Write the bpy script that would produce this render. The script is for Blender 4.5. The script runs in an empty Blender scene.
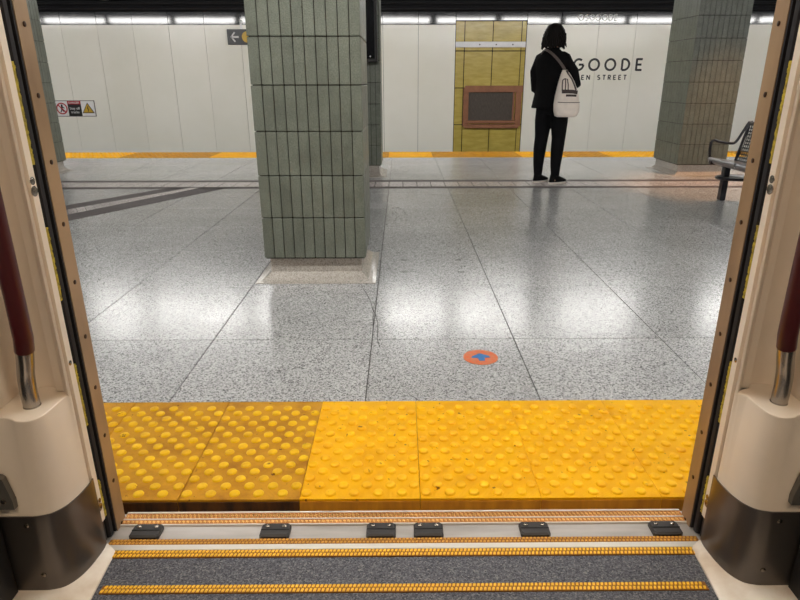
import bpy, bmesh, math, random
from mathutils import Vector, Matrix
R = math.radians
random.seed(7)
scn = bpy.context.scene
col = scn.collection

# ------------------------------------------------------------------ camera
cam_d = bpy.data.cameras.new('camera')
cam = bpy.data.objects.new('camera', cam_d)
col.objects.link(cam)
cam_d.sensor_fit = 'HORIZONTAL'
cam_d.sensor_width = 36.0
cam_d.lens = 607.69 / 800 * 36.0
cam_d.shift_x = -5.81 / 800
cam_d.shift_y = -0.92 / 800
cam_d.clip_start = 0.02
PITCH, YAW, ROLL = R(19.789), R(-0.412), R(-0.072)
fw = Vector((-math.sin(YAW)*math.cos(PITCH), math.cos(YAW)*math.cos(PITCH), -math.sin(PITCH)))
rt = Vector((math.cos(YAW), math.sin(YAW), 0))
up = rt.cross(fw)
rt2 = rt*math.cos(ROLL) + up*math.sin(ROLL)
up2 = -rt*math.sin(ROLL) + up*math.cos(ROLL)
m = Matrix((rt2, up2, -fw)).transposed().to_4x4()
m.translation = (0, 0, 1.13)
cam.matrix_world = m
scn.camera = cam

# ------------------------------------------------------------------ world, lights, exposure
world = bpy.data.worlds.new('world')
scn.world = world
world.use_nodes = True
world.node_tree.nodes['Background'].inputs['Color'].default_value = (0.75, 0.85, 1.0, 1)
world.node_tree.nodes['Background'].inputs['Strength'].default_value = 0.06
TUBE = 17.5            # platform fluorescent strength
TRAIN_LAMP = 9.5       # carriage ceiling lamp strength
WARM_SPOT = 190.0      # added warm downlight for the glow by the right pillar, watts
vs = scn.view_settings
vs.view_transform = 'Standard'
vs.look = 'None'
vs.gamma = 1.0
vs.use_curve_mapping = False
vs.exposure = 0.55

# ------------------------------------------------------------------ helpers
def srgb(r, g, b):
    f = lambda c: ((c/255)/12.92 if c/255 <= 0.04045 else (((c/255)+0.055)/1.055)**2.4)
    return (f(r), f(g), f(b), 1.0)

def sset(n, k, v):
    if k in n.inputs:
        n.inputs[k].default_value = v

class Mat:
    """small wrapper to build procedural materials"""
    def __init__(s, name, color, rough=0.5, metal=0.0, spec=0.5, coat=0.0):
        s.m = bpy.data.materials.new(name)
        s.m.use_nodes = True
        s.nt = s.m.node_tree
        s.b = s.nt.nodes['Principled BSDF']
        s.b.inputs['Base Color'].default_value = color
        s.b.inputs['Roughness'].default_value = rough
        s.b.inputs['Metallic'].default_value = metal
        sset(s.b, 'Specular IOR Level', spec)
        sset(s.b, 'Coat Weight', coat)
        sset(s.b, 'Coat Roughness', 0.08)
        s.pos = None
        s.color = color
    def node(s, t, **kw):
        n = s.nt.nodes.new(t)
        for k, v in kw.items():
            setattr(n, k, v)
        return n
    def link(s, a, b):
        s.nt.links.new(a, b)
    def coord(s):
        if not s.pos:
            s.pos = s.node('ShaderNodeNewGeometry').outputs['Position']
        return s.pos
    def scaled(s, sc):
        mp = s.node('ShaderNodeMapping')
        mp.inputs['Scale'].default_value = sc
        s.link(s.coord(), mp.inputs['Vector'])
        return mp.outputs['Vector']
    def noise(s, scale, detail=4, sc=None, rough=0.55):
        n = s.node('ShaderNodeTexNoise')
        n.inputs['Scale'].default_value = scale
        n.inputs['Detail'].default_value = detail
        n.inputs['Roughness'].default_value = rough
        s.link(s.scaled(sc) if sc else s.coord(), n.inputs['Vector'])
        return n.outputs['Fac']
    def ramp(s, fac, stops):
        r = s.node('ShaderNodeValToRGB')
        e = r.color_ramp.elements
        while len(e) < len(stops):
            e.new(0.5)
        for i, (p, c) in enumerate(stops):
            e[i].position = p
            e[i].color = c
        s.link(fac, r.inputs['Fac'])
        return r.outputs['Color']
    def mix(s, fac, a, b, mode='MIX'):
        n = s.node('ShaderNodeMixRGB', blend_type=mode)
        for k, v in (('Fac', fac), ('Color1', a), ('Color2', b)):
            if isinstance(v, (int, float, tuple)):
                n.inputs[k].default_value = v
            else:
                s.link(v, n.inputs[k])
        return n.outputs['Color']
    def base(s, c):
        s.link(c, s.b.inputs['Base Color'])
        return s
    def rough(s, fac, lo, hi):
        mr = s.node('ShaderNodeMapRange')
        mr.inputs['To Min'].default_value = lo
        mr.inputs['To Max'].default_value = hi
        s.link(fac, mr.inputs['Value'])
        s.link(mr.outputs['Result'], s.b.inputs['Roughness'])
        return s
    def bump(s, fac, strength=0.2, dist=0.002):
        n = s.node('ShaderNodeBump')
        n.inputs['Strength'].default_value = strength
        n.inputs['Distance'].default_value = dist
        s.link(fac, n.inputs['Height'])
        s.link(n.outputs['Normal'], s.b.inputs['Normal'])
        return s
    def vary(s, amt=0.08, scale=3.0, sc=None, c2=None):
        """mottle the base colour"""
        c = s.color
        k = 1 - amt*2
        dark = c2 or (c[0]*k, c[1]*k, c[2]*k, 1)
        s.base(s.ramp(s.noise(scale, 5, sc), [(0.3, dark), (0.65, c)]))
        return s
    def objrand(s, src, amt):
        oi = s.node('ShaderNodeObjectInfo')
        mr = s.node('ShaderNodeMapRange')
        mr.inputs['To Min'].default_value = 1 - amt
        mr.inputs['To Max'].default_value = 1 + amt
        s.link(oi.outputs['Random'], mr.inputs['Value'])
        return s.mix(1.0, src, mr.outputs['Result'], 'MULTIPLY')

def emis(name, color, strength):
    mm = Mat(name, color, 0.4)
    mm.b.inputs['Emission Color'].default_value = color
    mm.b.inputs['Emission Strength'].default_value = strength
    return mm.m

class MB:
    """collects geometry of ONE part and links it as one mesh object"""
    def __init__(s):
        s.v = []; s.f = []
    def add(s, verts, faces):
        o = len(s.v)
        s.v += [tuple(p) for p in verts]
        s.f += [tuple(i+o for i in f) for f in faces]
        return s
    def box(s, x0, x1, y0, y1, z0, z1, ch=0.0):
        """box with an optional chamfer on all its top and side edges"""
        if ch <= 0:
            v = [(x0,y0,z0),(x1,y0,z0),(x1,y1,z0),(x0,y1,z0),(x0,y0,z1),(x1,y0,z1),(x1,y1,z1),(x0,y1,z1)]
            return s.add(v, [(3,2,1,0),(4,5,6,7),(0,1,5,4),(1,2,6,5),(2,3,7,6),(3,0,4,7)])
        c = ch
        def ring(i, z):
            return [(x0+i,y0+i,z),(x1-i,y0+i,z),(x1-i,y1-i,z),(x0+i,y1-i,z)]
        v = ring(c,z0)+ring(0,z0+c)+ring(0,z1-c)+ring(c,z1)
        f = [(3,2,1,0),(12,13,14,15)]
        for k in range(3):
            for i in range(4):
                j = (i+1) % 4
                f.append((k*4+i,k*4+j,k*4+4+j,k*4+4+i))
        return s.add(v, f)
    def prism(s, poly, z0, z1):
        n = len(poly)
        v = [(x,y,z0) for x,y in poly]+[(x,y,z1) for x,y in poly]
        f = [tuple(range(n-1,-1,-1)), tuple(range(n,2*n))]
        f += [(i,(i+1)%n,n+(i+1)%n,n+i) for i in range(n)]
        return s.add(v, f)
    def loft(s, rings, cap=True, closed=True):
        n = len(rings[0]); v = []; f = []
        for r in rings: v += list(r)
        for k in range(len(rings)-1):
            for i in range(n if closed else n-1):
                j = (i+1) % n
                f.append((k*n+i,k*n+j,(k+1)*n+j,(k+1)*n+i))
        if cap and closed:
            f.append(tuple(range(n-1,-1,-1)))
            o = (len(rings)-1)*n
            f.append(tuple(range(o,o+n)))
        return s.add(v, f)
    def ellipses(s, secs, n=20):
        """secs: (cx,cy,z,rx,ry)"""
        return s.loft([[(cx+rx*math.cos(2*math.pi*i/n), cy+ry*math.sin(2*math.pi*i/n), z) for i in range(n)] for cx,cy,z,rx,ry in secs])
    def tube(s, pts, r, n=10, cap=True):
        pts = [Vector(p) for p in pts]
        rings = []
        prev = None
        for i, p in enumerate(pts):
            if i == 0: t = pts[1]-p
            elif i == len(pts)-1: t = p-pts[i-1]
            else: t = (pts[i+1]-p).normalized()+(p-pts[i-1]).normalized()
            t.normalize()
            if prev is None:
                a = Vector((0,0,1)) if abs(t.z) < 0.9 else Vector((1,0,0))
                u = t.cross(a).normalized()
            else:
                u = (prev - t*prev.dot(t)).normalized()
            prev = u
            w = t.cross(u)
            rr = r[i] if isinstance(r, (list, tuple)) else r
            rings.append([tuple(p+u*rr*math.cos(2*math.pi*k/n)+w*rr*math.sin(2*math.pi*k/n)) for k in range(n)])
        return s.loft(rings, cap)
    def ball(s, c, rx, ry, rz, nu=16, nv=10):
        rings = []
        for j in range(nv+1):
            a = math.pi*(0.02+0.96*j/nv)-math.pi/2
            rings.append([(c[0]+rx*math.cos(a)*math.cos(2*math.pi*i/nu), c[1]+ry*math.cos(a)*math.sin(2*math.pi*i/nu), c[2]+rz*math.sin(a)) for i in range(nu)])
        return s.loft(rings)
    def disc(s, c, axis, r, h, n=14, r2=None):
        """short cylinder from c along axis"""
        a = Vector(axis).normalized()
        c = Vector(c)
        u = a.orthogonal().normalized(); w = a.cross(u)
        r2 = r if r2 is None else r2
        rr = [[tuple(c+a*hh+(u*math.cos(2*math.pi*k/n)+w*math.sin(2*math.pi*k/n))*q) for k in range(n)] for hh, q in ((0,r),(h*0.6,r),(h,r2))]
        return s.loft(rr)
    def mesh(s, name, smooth=35, recalc=True):
        me = bpy.data.meshes.new(name)
        me.from_pydata(s.v, [], s.f)
        if recalc:
            bm = bmesh.new(); bm.from_mesh(me)
            bmesh.ops.recalc_face_normals(bm, faces=bm.faces)
            bm.to_mesh(me); bm.free()
        if smooth:
            for p in me.polygons: p.use_smooth = True
            me.set_sharp_from_angle(angle=R(smooth))
        me.update()
        return me
    def build(s, name, mat, parent=None, smooth=35, recalc=True):
        me = s.mesh(name, smooth, recalc)
        me.materials.append(mat.m if isinstance(mat, Mat) else mat)
        return link(name, me, parent)

def link(name, me, parent=None, loc=None):
    o = bpy.data.objects.new(name, me)
    col.objects.link(o)
    if parent: o.parent = parent
    if loc: o.location = loc
    return o

def tag(o, label=None, cat=None, group=None, kind=None):
    if label: o['label'] = label
    if cat: o['category'] = cat
    if group: o['group'] = group
    if kind: o['kind'] = kind
    return o

def empty(name, loc=(0,0,0), rz=0.0):
    o = bpy.data.objects.new(name, None)
    o.empty_display_size = 0.1
    col.objects.link(o)
    o.location = loc
    o.rotation_euler = (0,0,rz)
    return o

def copy_tree(o, parent=None):
    c = o.copy(); col.objects.link(c); c.parent = parent
    for ch in list(o.children): copy_tree(ch, c)
    return c

def smooth_curve(pts, n=6):
    """Catmull-Rom through the points"""
    P = [Vector(p) for p in pts]
    P = [P[0]*2-P[1]]+P+[P[-1]*2-P[-2]]
    out = []
    for i in range(1, len(P)-2):
        for k in range(n):
            t = k/n
            a, b, c, d = P[i-1], P[i], P[i+1], P[i+2]
            out.append(0.5*((2*b)+(c-a)*t+(2*a-5*b+4*c-d)*t*t+(3*b-a-3*c+d)*t**3))
    out.append(P[-2])
    return [tuple(p) for p in out]

# ------------------------------------------------------------------ materials
def terrazzo(name, tint=(1,1,1), k=1.0, soft=0.0):
    mm = Mat(name, (0.4,0.4,0.4,1), 0.2, spec=0.5)
    vo = mm.node('ShaderNodeTexVoronoi')
    vo.inputs['Scale'].default_value = 205
    mm.link(mm.coord(), vo.inputs['Vector'])
    sep = mm.node('ShaderNodeSeparateColor')
    mm.link(vo.outputs['Color'], sep.inputs['Color'])
    g = lambda v: (v*k*tint[0], v*k*tint[1], v*k*tint[2], 1)
    c = mm.ramp(sep.outputs['Red'], [(0.0, g(0.09)), (0.12, g(0.20)), (0.28, g(0.42)), (0.62, g(0.58)), (1.0, g(0.78))])
    c = mm.mix(soft, c, g(0.5))
    big = mm.ramp(mm.noise(1.6, 4), [(0.3, (0.86,0.86,0.86,1)), (0.7, (1.04,1.04,1.04,1))])
    c = mm.mix(1.0, c, big, 'MULTIPLY')
    c = mm.objrand(c, 0.05)
    mm.base(c)
    mm.rough(mm.noise(5, 3), 0.145, 0.25)
    return mm
M_floor = terrazzo('terrazzo', (1.0,0.99,0.985), 0.77)
M_plinth = terrazzo('terrazzo_plinth', (1.04,0.95,0.84), 0.8, 0.55)
M_bandtile = terrazzo('terrazzo_band', (1.05,0.95,0.92), 1.0)
M_grout = Mat('grout', srgb(78,74,70), 0.8).vary(0.1, 8)
M_crack = Mat('crack_dirt', srgb(58,54,52), 0.9).vary(0.15, 30)
M_plug = Mat('plug', srgb(38,34,32), 0.6).vary(0.1, 40)
M_strip = Mat('band_strip', srgb(88,79,78), 0.6, spec=0.2).vary(0.1, 14)

def tile_mat(name, c, amt=0.1):
    mm = Mat(name, c, 0.32, spec=0.5)
    n = mm.ramp(mm.noise(9, 5), [(0.3, (c[0]*0.8,c[1]*0.8,c[2]*0.8,1)), (0.7, (c[0]*1.1,c[1]*1.1,c[2]*1.1,1))])
    n = mm.mix(1.0, n, mm.ramp(mm.noise(170, 2), [(0.3,(0.72,0.72,0.72,1)),(0.7,(1.22,1.22,1.22,1))]), 'MULTIPLY')
    mm.base(mm.objrand(n, amt))
    mm.rough(mm.noise(30, 3), 0.22, 0.42)
    mm.bump(mm.noise(80, 3), 0.6, 0.004)
    return mm
M_tile = tile_mat('glazed_green_tile', srgb(107,112,101))
M_tile_joint = Mat('tile_joint', srgb(40,36,28), 0.9).vary(0.1, 20)

def yellow(name, c, c2, scale=7, ribs=True, r=0.45):
    mm = Mat(name, c, r, spec=0.25)
    n = mm.noise(scale, 6, None, 0.65)
    cc = mm.ramp(n, [(0.30, c2), (0.58, c)])
    sp = mm.ramp(mm.noise(42, 2), [(0.26, (0.28,0.2,0.14,1)), (0.31, (1,1,1,1))])
    cc = mm.mix(1.0, cc, sp, 'MULTIPLY')
    mm.base(cc)
    if ribs:
        w = mm.node('ShaderNodeTexWave')
        w.inputs['Scale'].default_value = 85
        w.inputs['Distortion'].default_value = 0.0
        mm.link(mm.coord(), w.inputs['Vector'])
        mm.bump(w.outputs['Fac'], 0.6, 0.002)
    return mm
M_yel_new = yellow('tactile_new', srgb(248,184,0), srgb(236,164,0))
M_yel_old = yellow('tactile_old', srgb(206,147,24), srgb(168,110,18), 9)
M_yel_olddome = yellow('tactile_old_dome', srgb(236,188,12), srgb(210,156,18), 20, False)
M_yel_newdome = yellow('tactile_new_dome', srgb(250,190,2), srgb(236,166,0), 14, False)
M_edge = Mat('tactile_edge', srgb(236,164,40), 0.8).vary(0.12, 18, (1,1,0.25), srgb(190,120,30))
M_edge_old = Mat('tactile_edge_worn', srgb(110,66,20), 0.8).vary(0.22, 22, (1,1,0.25), srgb(26,18,12))
M_concrete = Mat('concrete_dark', srgb(60,54,48), 0.9).vary(0.15, 5)

M_panel = Mat('enamel_wall_panel', srgb(242,239,228), 0.16, spec=0.5)
M_panel.base(M_panel.objrand(M_panel.ramp(M_panel.noise(0.8, 4), [(0.3, srgb(237,234,221)), (0.7, srgb(244,241,231))]), 0.02))
M_panel.rough(M_panel.noise(3, 3), 0.10, 0.2)
M_trimtile = Mat('black_glazed_trim', srgb(30,31,36), 0.075, spec=0.7).vary(0.08, 6)
M_trimtile.bump(M_trimtile.noise(1.3, 1, (1,1,0.6)), 0.10, 0.02)
M_dark = Mat('tunnel_black', srgb(10,10,11), 0.9).vary(0.15, 2)
M_duct = Mat('conduit_black', srgb(24,24,28), 0.5).vary(0.1, 6)
M_ytile = Mat('yellow_wall_tile', srgb(192,171,88), 0.22).vary(0.07, 4, (1,1,4), srgb(172,152,72))
M_silver = Mat('aluminium_bar', srgb(180,178,176), 0.35, 0.6).vary(0.06, 8)
M_wood = Mat('brown_painted_frame', srgb(150,98,66), 0.55).vary(0.12, 10)
M_mesh = Mat('dusty_wire_mesh', srgb(98,88,80), 0.7).vary(0.14, 14, (3,1,1))
M_ink = Mat('black_lettering', srgb(34,32,32), 0.4).vary(0.05, 5)
M_white = Mat('white_lettering', srgb(232,230,228), 0.4).vary(0.03, 5)
M_signdark = Mat('sign_charcoal', srgb(46,45,48), 0.35).vary(0.05, 5)
M_signyel = Mat('sign_yellow', srgb(206,166,50), 0.4).vary(0.05, 8)
M_signred = Mat('sign_red', srgb(178,34,44), 0.4).vary(0.05, 8)
M_signblk = Mat('sign_black', srgb(24,22,22), 0.4).vary(0.05, 8)
M_orange = Mat('sticker_orange', srgb(214,92,36), 0.55).vary(0.12, 60, None, srgb(190,128,90))
M_blue = Mat('sticker_blue', srgb(30,112,178), 0.5).vary(0.12, 60)
M_glassblk = Mat('dark_display', srgb(16,17,22), 0.12).vary(0.05, 3)

M_beige = Mat('train_beige_plastic', srgb(232,217,198), 0.38).vary(0.04, 5)
M_beige.bump(M_beige.noise(240, 2), 0.06, 0.001)
M_jamb = Mat('train_jamb_metal', srgb(172,141,106), 0.42, 0.2).vary(0.07, 7, (1,1,0.35), srgb(136,107,76))
M_rivet = Mat('rivet_brown', srgb(70,44,26), 0.4, 0.6).vary(0.1, 60)
M_screw = Mat('screw_steel', srgb(150,140,128), 0.25, 0.95).vary(0.1, 60)
M_rubber = Mat('door_rubber', srgb(22,18,20), 0.75).vary(0.08, 6)
M_black = Mat('black_plastic', srgb(20,18,18), 0.5).vary(0.08, 6)
M_brush = Mat('yellow_brush', srgb(196,172,44), 0.8).vary(0.16, 90, None, srgb(110,94,26))
M_steel = Mat('kick_plate_steel', srgb(114,108,104), 0.34, 0.9).vary(0.12, 6, (1,1,0.5))
M_steel.rough(M_steel.noise(9, 4), 0.26, 0.46)
M_pole = Mat('pole_red', srgb(72,13,15), 0.4, coat=0.2).vary(0.08, 12)
M_polesteel = Mat('pole_steel', srgb(170,164,158), 0.24, 0.95).vary(0.06, 20)
M_curb = Mat('curb_white', srgb(240,230,216), 0.3).vary(0.1, 9, (1,1,1), srgb(206,184,158))
M_thresh = Mat('threshold_aluminium', srgb(196,190,184), 0.45, 0.35).vary(0.08, 5, (0.4,2,1), srgb(150,142,134))
M_thresh_lt = Mat('threshold_edge', srgb(226,220,210), 0.4, 0.3).vary(0.05, 8)
M_stripbase = Mat('grip_strip_base', srgb(150,94,26), 0.7).vary(0.12, 30)
M_stripbase2 = Mat('grip_strip_tan', srgb(196,128,60), 0.7).vary(0.1, 30)
M_nub_dirty = Mat('grip_strip_dirty', srgb(214,154,52), 0.55).vary(0.14, 30)
M_nub = Mat('grip_strip_yellow', srgb(252,196,48), 0.55).vary(0.08, 30)
M_nub_old = Mat('grip_strip_worn', srgb(246,194,112), 0.55).vary(0.1, 30)
M_rubberfloor = Mat('speckled_rubber', srgb(92,92,98), 0.75)
def _rf(mm):
    vo = mm.node('ShaderNodeTexVoronoi'); vo.inputs['Scale'].default_value = 330
    mm.link(mm.coord(), vo.inputs['Vector'])
    sep = mm.node('ShaderNodeSeparateColor'); mm.link(vo.outputs['Color'], sep.inputs['Color'])
    mm.base(mm.ramp(sep.outputs['Red'], [(0.0, srgb(46,46,52)), (0.35, srgb(76,76,82)), (0.8, srgb(98,98,104)), (1.0, srgb(128,126,124))]))
_rf(M_rubberfloor)
M_block = Mat('bumper_black', srgb(52,48,46), 0.45).vary(0.08, 30)
M_bracket = Mat('bracket_grey', srgb(120,116,110), 0.4, 0.6).vary(0.08, 20)
M_shell = Mat('train_shell', srgb(200,196,190), 0.4).vary(0.05, 3)
M_ceil = Mat('ceiling_dark', srgb(120,120,116), 0.8).vary(0.08, 1)
M_housing = Mat('lamp_housing', srgb(200,200,200), 0.5).vary(0.04, 3)
M_tube = emis('fluorescent_diffuser', (1.0,0.985,0.955,1), TUBE)
M_trainlamp = emis('carriage_lamp', (1.0,0.82,0.62,1), TRAIN_LAMP)
M_bench = Mat('bench_dark_metal', srgb(52,52,56), 0.35, 0.5).vary(0.08, 20)
M_bench_lit = Mat('bench_metal_lit', srgb(130,128,130), 0.38, 0.5).vary(0.08, 20)  # lighter copy of the bench metal, light on the seat put into the colour
M_jacket = Mat('black_cloth', srgb(14,13,15), 0.9, spec=0.2).vary(0.15, 20)
M_trouser = Mat('black_trousers', srgb(15,15,18), 0.9, spec=0.2).vary(0.15, 20)
M_skin = Mat('skin', srgb(196,150,124), 0.5).vary(0.05, 20)
M_hair = Mat('dark_brown_hair', srgb(22,15,12), 0.7, spec=0.2).vary(0.2, 60, (1,1,0.25), srgb(10,8,7))
M_shoe = Mat('shoe_black', srgb(12,12,13), 0.75, spec=0.2).vary(0.1, 30)
M_sole = Mat('shoe_sole', srgb(226,218,208), 0.6).vary(0.06, 30)
M_bag = Mat('cream_canvas', srgb(246,234,222), 0.8).vary(0.05, 20)
M_bag.bump(M_bag.noise(18, 3), 0.35, 0.01)
M_strap = Mat('taupe_strap', srgb(92,80,76), 0.7).vary(0.1, 30)
M_bagdark = Mat('bag_brown_trim', srgb(74,60,56), 0.7).vary(0.12, 30)

# ------------------------------------------------------------------ station shell
# platform floor: grout bed with terrazzo slabs, bands and tactile tiles on top
FY0, FY1 = 1.446, 10.44
floor = MB().box(-20, 20, FY0+0.012, FY1-0.01, -1.15, -0.012).build('floor', M_grout, smooth=0)
tag(floor, 'grey terrazzo station platform floor with yellow tactile edges', None, None, 'structure')

GX, GDX, GY, GDY, J = 0.517, 0.682, 2.592, 0.772, 0.0038
TY1 = 2.012            # inner edge of near tactile strip
FT0 = 9.66             # inner edge of far tactile strip
rows = [TY1] + [GY+GDY*k for k in range(0, 10)]
rows = [y for y in rows if y < FT0-0.1] + [FT0]
cache = {}
gxs = [-2.227, -1.555, -0.872, -0.138, 0.520, 1.203, 1.880]
gxs = [gxs[0]-GDX*k for k in range(10, 0, -1)] + gxs + [gxs[-1]+GDX*k for k in range(1, 11)]
for r_ in range(len(rows)-1):
    y0, y1 = rows[r_], rows[r_+1]
    for x0, x1 in zip(gxs[:-1], gxs[1:]):
        key = (round(x1-x0, 4), round(y1-y0, 4))
        if key not in cache:
            hw, hd = key[0]/2-J/2, key[1]/2-J/2
            cache[key] = MB().box(-hw, hw, -hd, hd, -0.03, 0.0, 0.0012).mesh('floor_slab', 0)
            cache[key].materials.append(M_floor.m)
        link('floor_slab', cache[key], floor, ((x0+x1)/2, (y0+y1)/2, 0))

# grey banded inlay across the platform, and the diagonal spur on the left
B0, B1, B2, B3 = 6.785, 6.895, 7.235, 7.36
for y0, y1 in ((B0,B1),(B2,B3)):
    for k in range(-7, 8):
        x0 = k*1.3
        MB().box(x0+0.001, x0+1.299, y0, y1, -0.004, 0.0022, 0.0008).build('band_strip', M_strip, floor, 0)
bt = MB().box(-0.0755, 0.0755, -(B2-B1)/2+0.003, (B2-B1)/2-0.003, -0.004, 0.0024, 0.0008).mesh('band_tile', 0)
bt.materials.append(M_bandtile.m)
bbed = MB().box(-9, 9, B1, B2, -0.004, 0.0006).build('band_bed', M_grout, floor, 0)
for k in range(-46, 50):
    link('band_tile', bt, floor, (0.10+0.161*k, (B1+B2)/2, 0))
# diagonal spur: two strips and tiles between them, from the band towards the lower left
def quadstrip(p0, p1, p2, p3, z, name, mat):
    v = [(p[0],p[1],zz) for zz in (-0.004,z) for p in (p0,p1,p2,p3)]
    b = MB().add(v, [(3,2,1,0),(4,5,6,7),(0,1,5,4),(1,2,6,5),(2,3,7,6),(3,0,4,7)])
    return b.build(name, mat, floor, 0)
def lerp2(a, b, t): return (a[0]+(b[0]-a[0])*t, a[1]+(b[1]-a[1])*t)
dv = Vector((2.477-3.153, 0, 0))
def ext(a, b, t0): return lerp2(a, b, t0)
ua, ub = (-3.217,5.849), (-2.60,6.84)      # upper strip, far side
la, lb = (-3.112,5.645), (-2.37,6.84)
ca, cb = (-2.987,5.418), (-2.25,6.84)
da, db = (-2.85,5.168), (-1.94,6.84)
T0 = -1.6
quadstrip(ext(ua,ub,T0), ext(la,lb,T0), lb, ub, 0.0022, 'band_strip', M_strip)
quadstrip(ext(ca,cb,T0), ext(da,db,T0), db, cb, 0.0022, 'band_strip', M_strip)
quadstrip(ext(la,lb,T0), ext(ca,cb,T0), cb, lb, 0.0006, 'band_bed', M_grout)
N = 44
for i in range(N):
    t0 = T0+(1-T0)*(i+0.03)/N; t1 = T0+(1-T0)*(i+0.97)/N
    a, b, c, d = ext(la,lb,t0), ext(ca,cb,t0), ext(ca,cb,t1), ext(la,lb,t1)
    quadstrip(lerp2(a,b,0.02), lerp2(a,b,0.98), lerp2(d,c,0.98), lerp2(d,c,0.02), 0.0024, 'band_tile', M_bandtile)

# cracks running from the pillar base
def crack(pts, w, name='crack'):
    v = []; f = []
    for i, (x, y) in enumerate(pts):
        ww = w*(0.6+0.8*random.random())
        v += [(x-ww, y, 0.0012), (x+ww, y, 0.0012)]
    for i in range(len(pts)-1):
        f.append((2*i, 2*i+1, 2*i+3, 2*i+2))
    MB().add(v, f).build(name, M_crack, floor, 0, recalc=False)
crack([(-0.24,3.40),(-0.225,3.33),(-0.195,3.22),(-0.165,3.08),(-0.155,3.00),(-0.138,2.92),(-0.12,2.80),(-0.115,2.70),(-0.115,2.60),(-0.10,2.50)], 0.0022)
crack([(-0.142,3.12),(-0.150,2.98),(-0.145,2.86),(-0.14,2.76)], 0.0018)
for x, y in ((0.016,3.913),(0.377,3.908),(0.015,3.642),(0.372,3.638)):
    MB().box(x-0.021, x+0.021, y-0.009, y+0.009, -0.004, 0.0012, 0.0008).build('bolt_slot', M_plug, floor, 0)

# near tactile strip ------------------------------------------------------------
TW = 0.3475
dome_v = []
def dome_mesh(name, mat, n=12, r=0.0150, h=0.0050):
    b = MB().loft([[(q*math.cos(2*math.pi*i/n), q*math.sin(2*math.pi*i/n), z) for i in range(n)] for q, z in ((r,-0.001),(r*0.86,h*0.75),(r*0.70,h))])
    me = b.mesh(name, 50); me.materials.append(mat.m); return me
D_old = dome_mesh('dome', M_yel_olddome, 12, 0.0165, 0.0055)
D_new = dome_mesh('dome', M_yel_newdome, 12, 0.0168, 0.0064)
tiles = []
doms = []
for k in range(-6, 7):
    x0 = 0.0515+TW*k; x1 = x0+TW
    old = x1 < -0.28
    t = MB().box(x0+(0.001 if old else 0.0004), x1-(0.001 if old or abs(x1-0.0515)<0.01 else 0.0004), FY0, TY1-0.002, -0.055, 0.0015, 0.0015 if old else 0.0005).build('tactile_tile', M_yel_old if old else M_yel_new, floor, 0)
    fc = MB().box(x0+0.0015, x1-0.0015, FY0-0.003, FY0+0.004, -0.16, -0.006).build('tile_face', M_edge_old if old else M_edge, t, 0)
    p = TW/5
    for j in range(15):
        y = FY0+0.026+j*p/2
        for i in range(5):
            x = x0+p*(i+0.25+(0.5 if j % 2 else 0.0))
            doms.append((y, x, t, old))
inview = [d for d in doms if abs(d[1]) < 0.80+0.62*(d[0]-FY0)]
inview.sort(key=lambda d: d[0])
single = set((d[0], d[1]) for d in inview[:300])
rest = {}
for y, x, t, old in doms:
    if (y, x) in single:
        link('dome', D_old if old else D_new, t, (x, y, 0.0015))
    else:
        rest.setdefault(t.name, []).append((x, y, old))
for tn, lst in rest.items():
    src = D_old if lst[0][2] else D_new
    b = MB()
    vv = [tuple(v.co) for v in src.vertices]; ff = [tuple(p.vertices) for p in src.polygons]
    for x, y, o in lst:
        b.add([(a+x, c+y, d+0.0015) for a, c, d in vv], ff)
    tag(b.build('domes', M_yel_olddome if lst[0][2] else M_yel_newdome, bpy.data.objects[tn], 50, False), kind='stuff')

# far tactile strip (domes too small to pick apart)
fd = dome_mesh('far_dome', M_yel_new, 6, 0.017, 0.005)
vv = [tuple(v.co) for v in fd.vertices]; ff = [tuple(p.vertices) for p in fd.polygons]
for k in range(-13, 12):
    x0 = -0.2+0.7*k
    rr_ = random.Random(k*13+5).random()
    mt = M_yel_old if (rr_ < 0.35) else M_yel_new
    t = MB().box(x0+0.002, x0+0.698, FT0+0.002, FY1, -0.05, 0.0015, 0.0015).build('tactile_tile', mt, floor, 0)
    b = MB()
    for j in range(11):
        for i in range(10):
            b.add([(a+x0+0.07*(i+0.25+(0.5 if j % 2 else 0)), c+FT0+0.04+j*0.07, d+0.0015) for a, c, d in vv], ff)
    tag(b.build('domes', mt, t, 50, False), kind='stuff')
MB().box(-20, 20, FY1-0.01, FY1+0.02, -1.15, -0.05).build('platform_edge', M_concrete, floor, 0)

# track bed, tunnel walls and ceiling
pit = MB().box(-20, 20, FY1, 13.6, -1.3, -1.15).build('floor_track_bed', M_dark, smooth=0)
tag(pit, 'dark track bed beyond the far platform edge', None, None, 'structure')
pit2 = MB().box(-20, 20, -1.9, FY1, -1.3, -1.15).build('floor_track_bed_near', M_dark, smooth=0)
tag(pit2, 'dark track bed under the carriage', None, None, 'structure')
ceil = MB().box(-20, 20, 1.2, 10.6, 2.95, 3.1).build('ceiling', M_ceil, smooth=0)
tag(ceil, 'station platform ceiling', None, None, 'structure')
ceil2 = MB().box(-20, 20, 10.6, 14.0, 3.6, 3.7).build('ceiling_track', M_dark, smooth=0)
tag(ceil2, 'black tunnel ceiling over the far track', None, None, 'structure')

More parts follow.
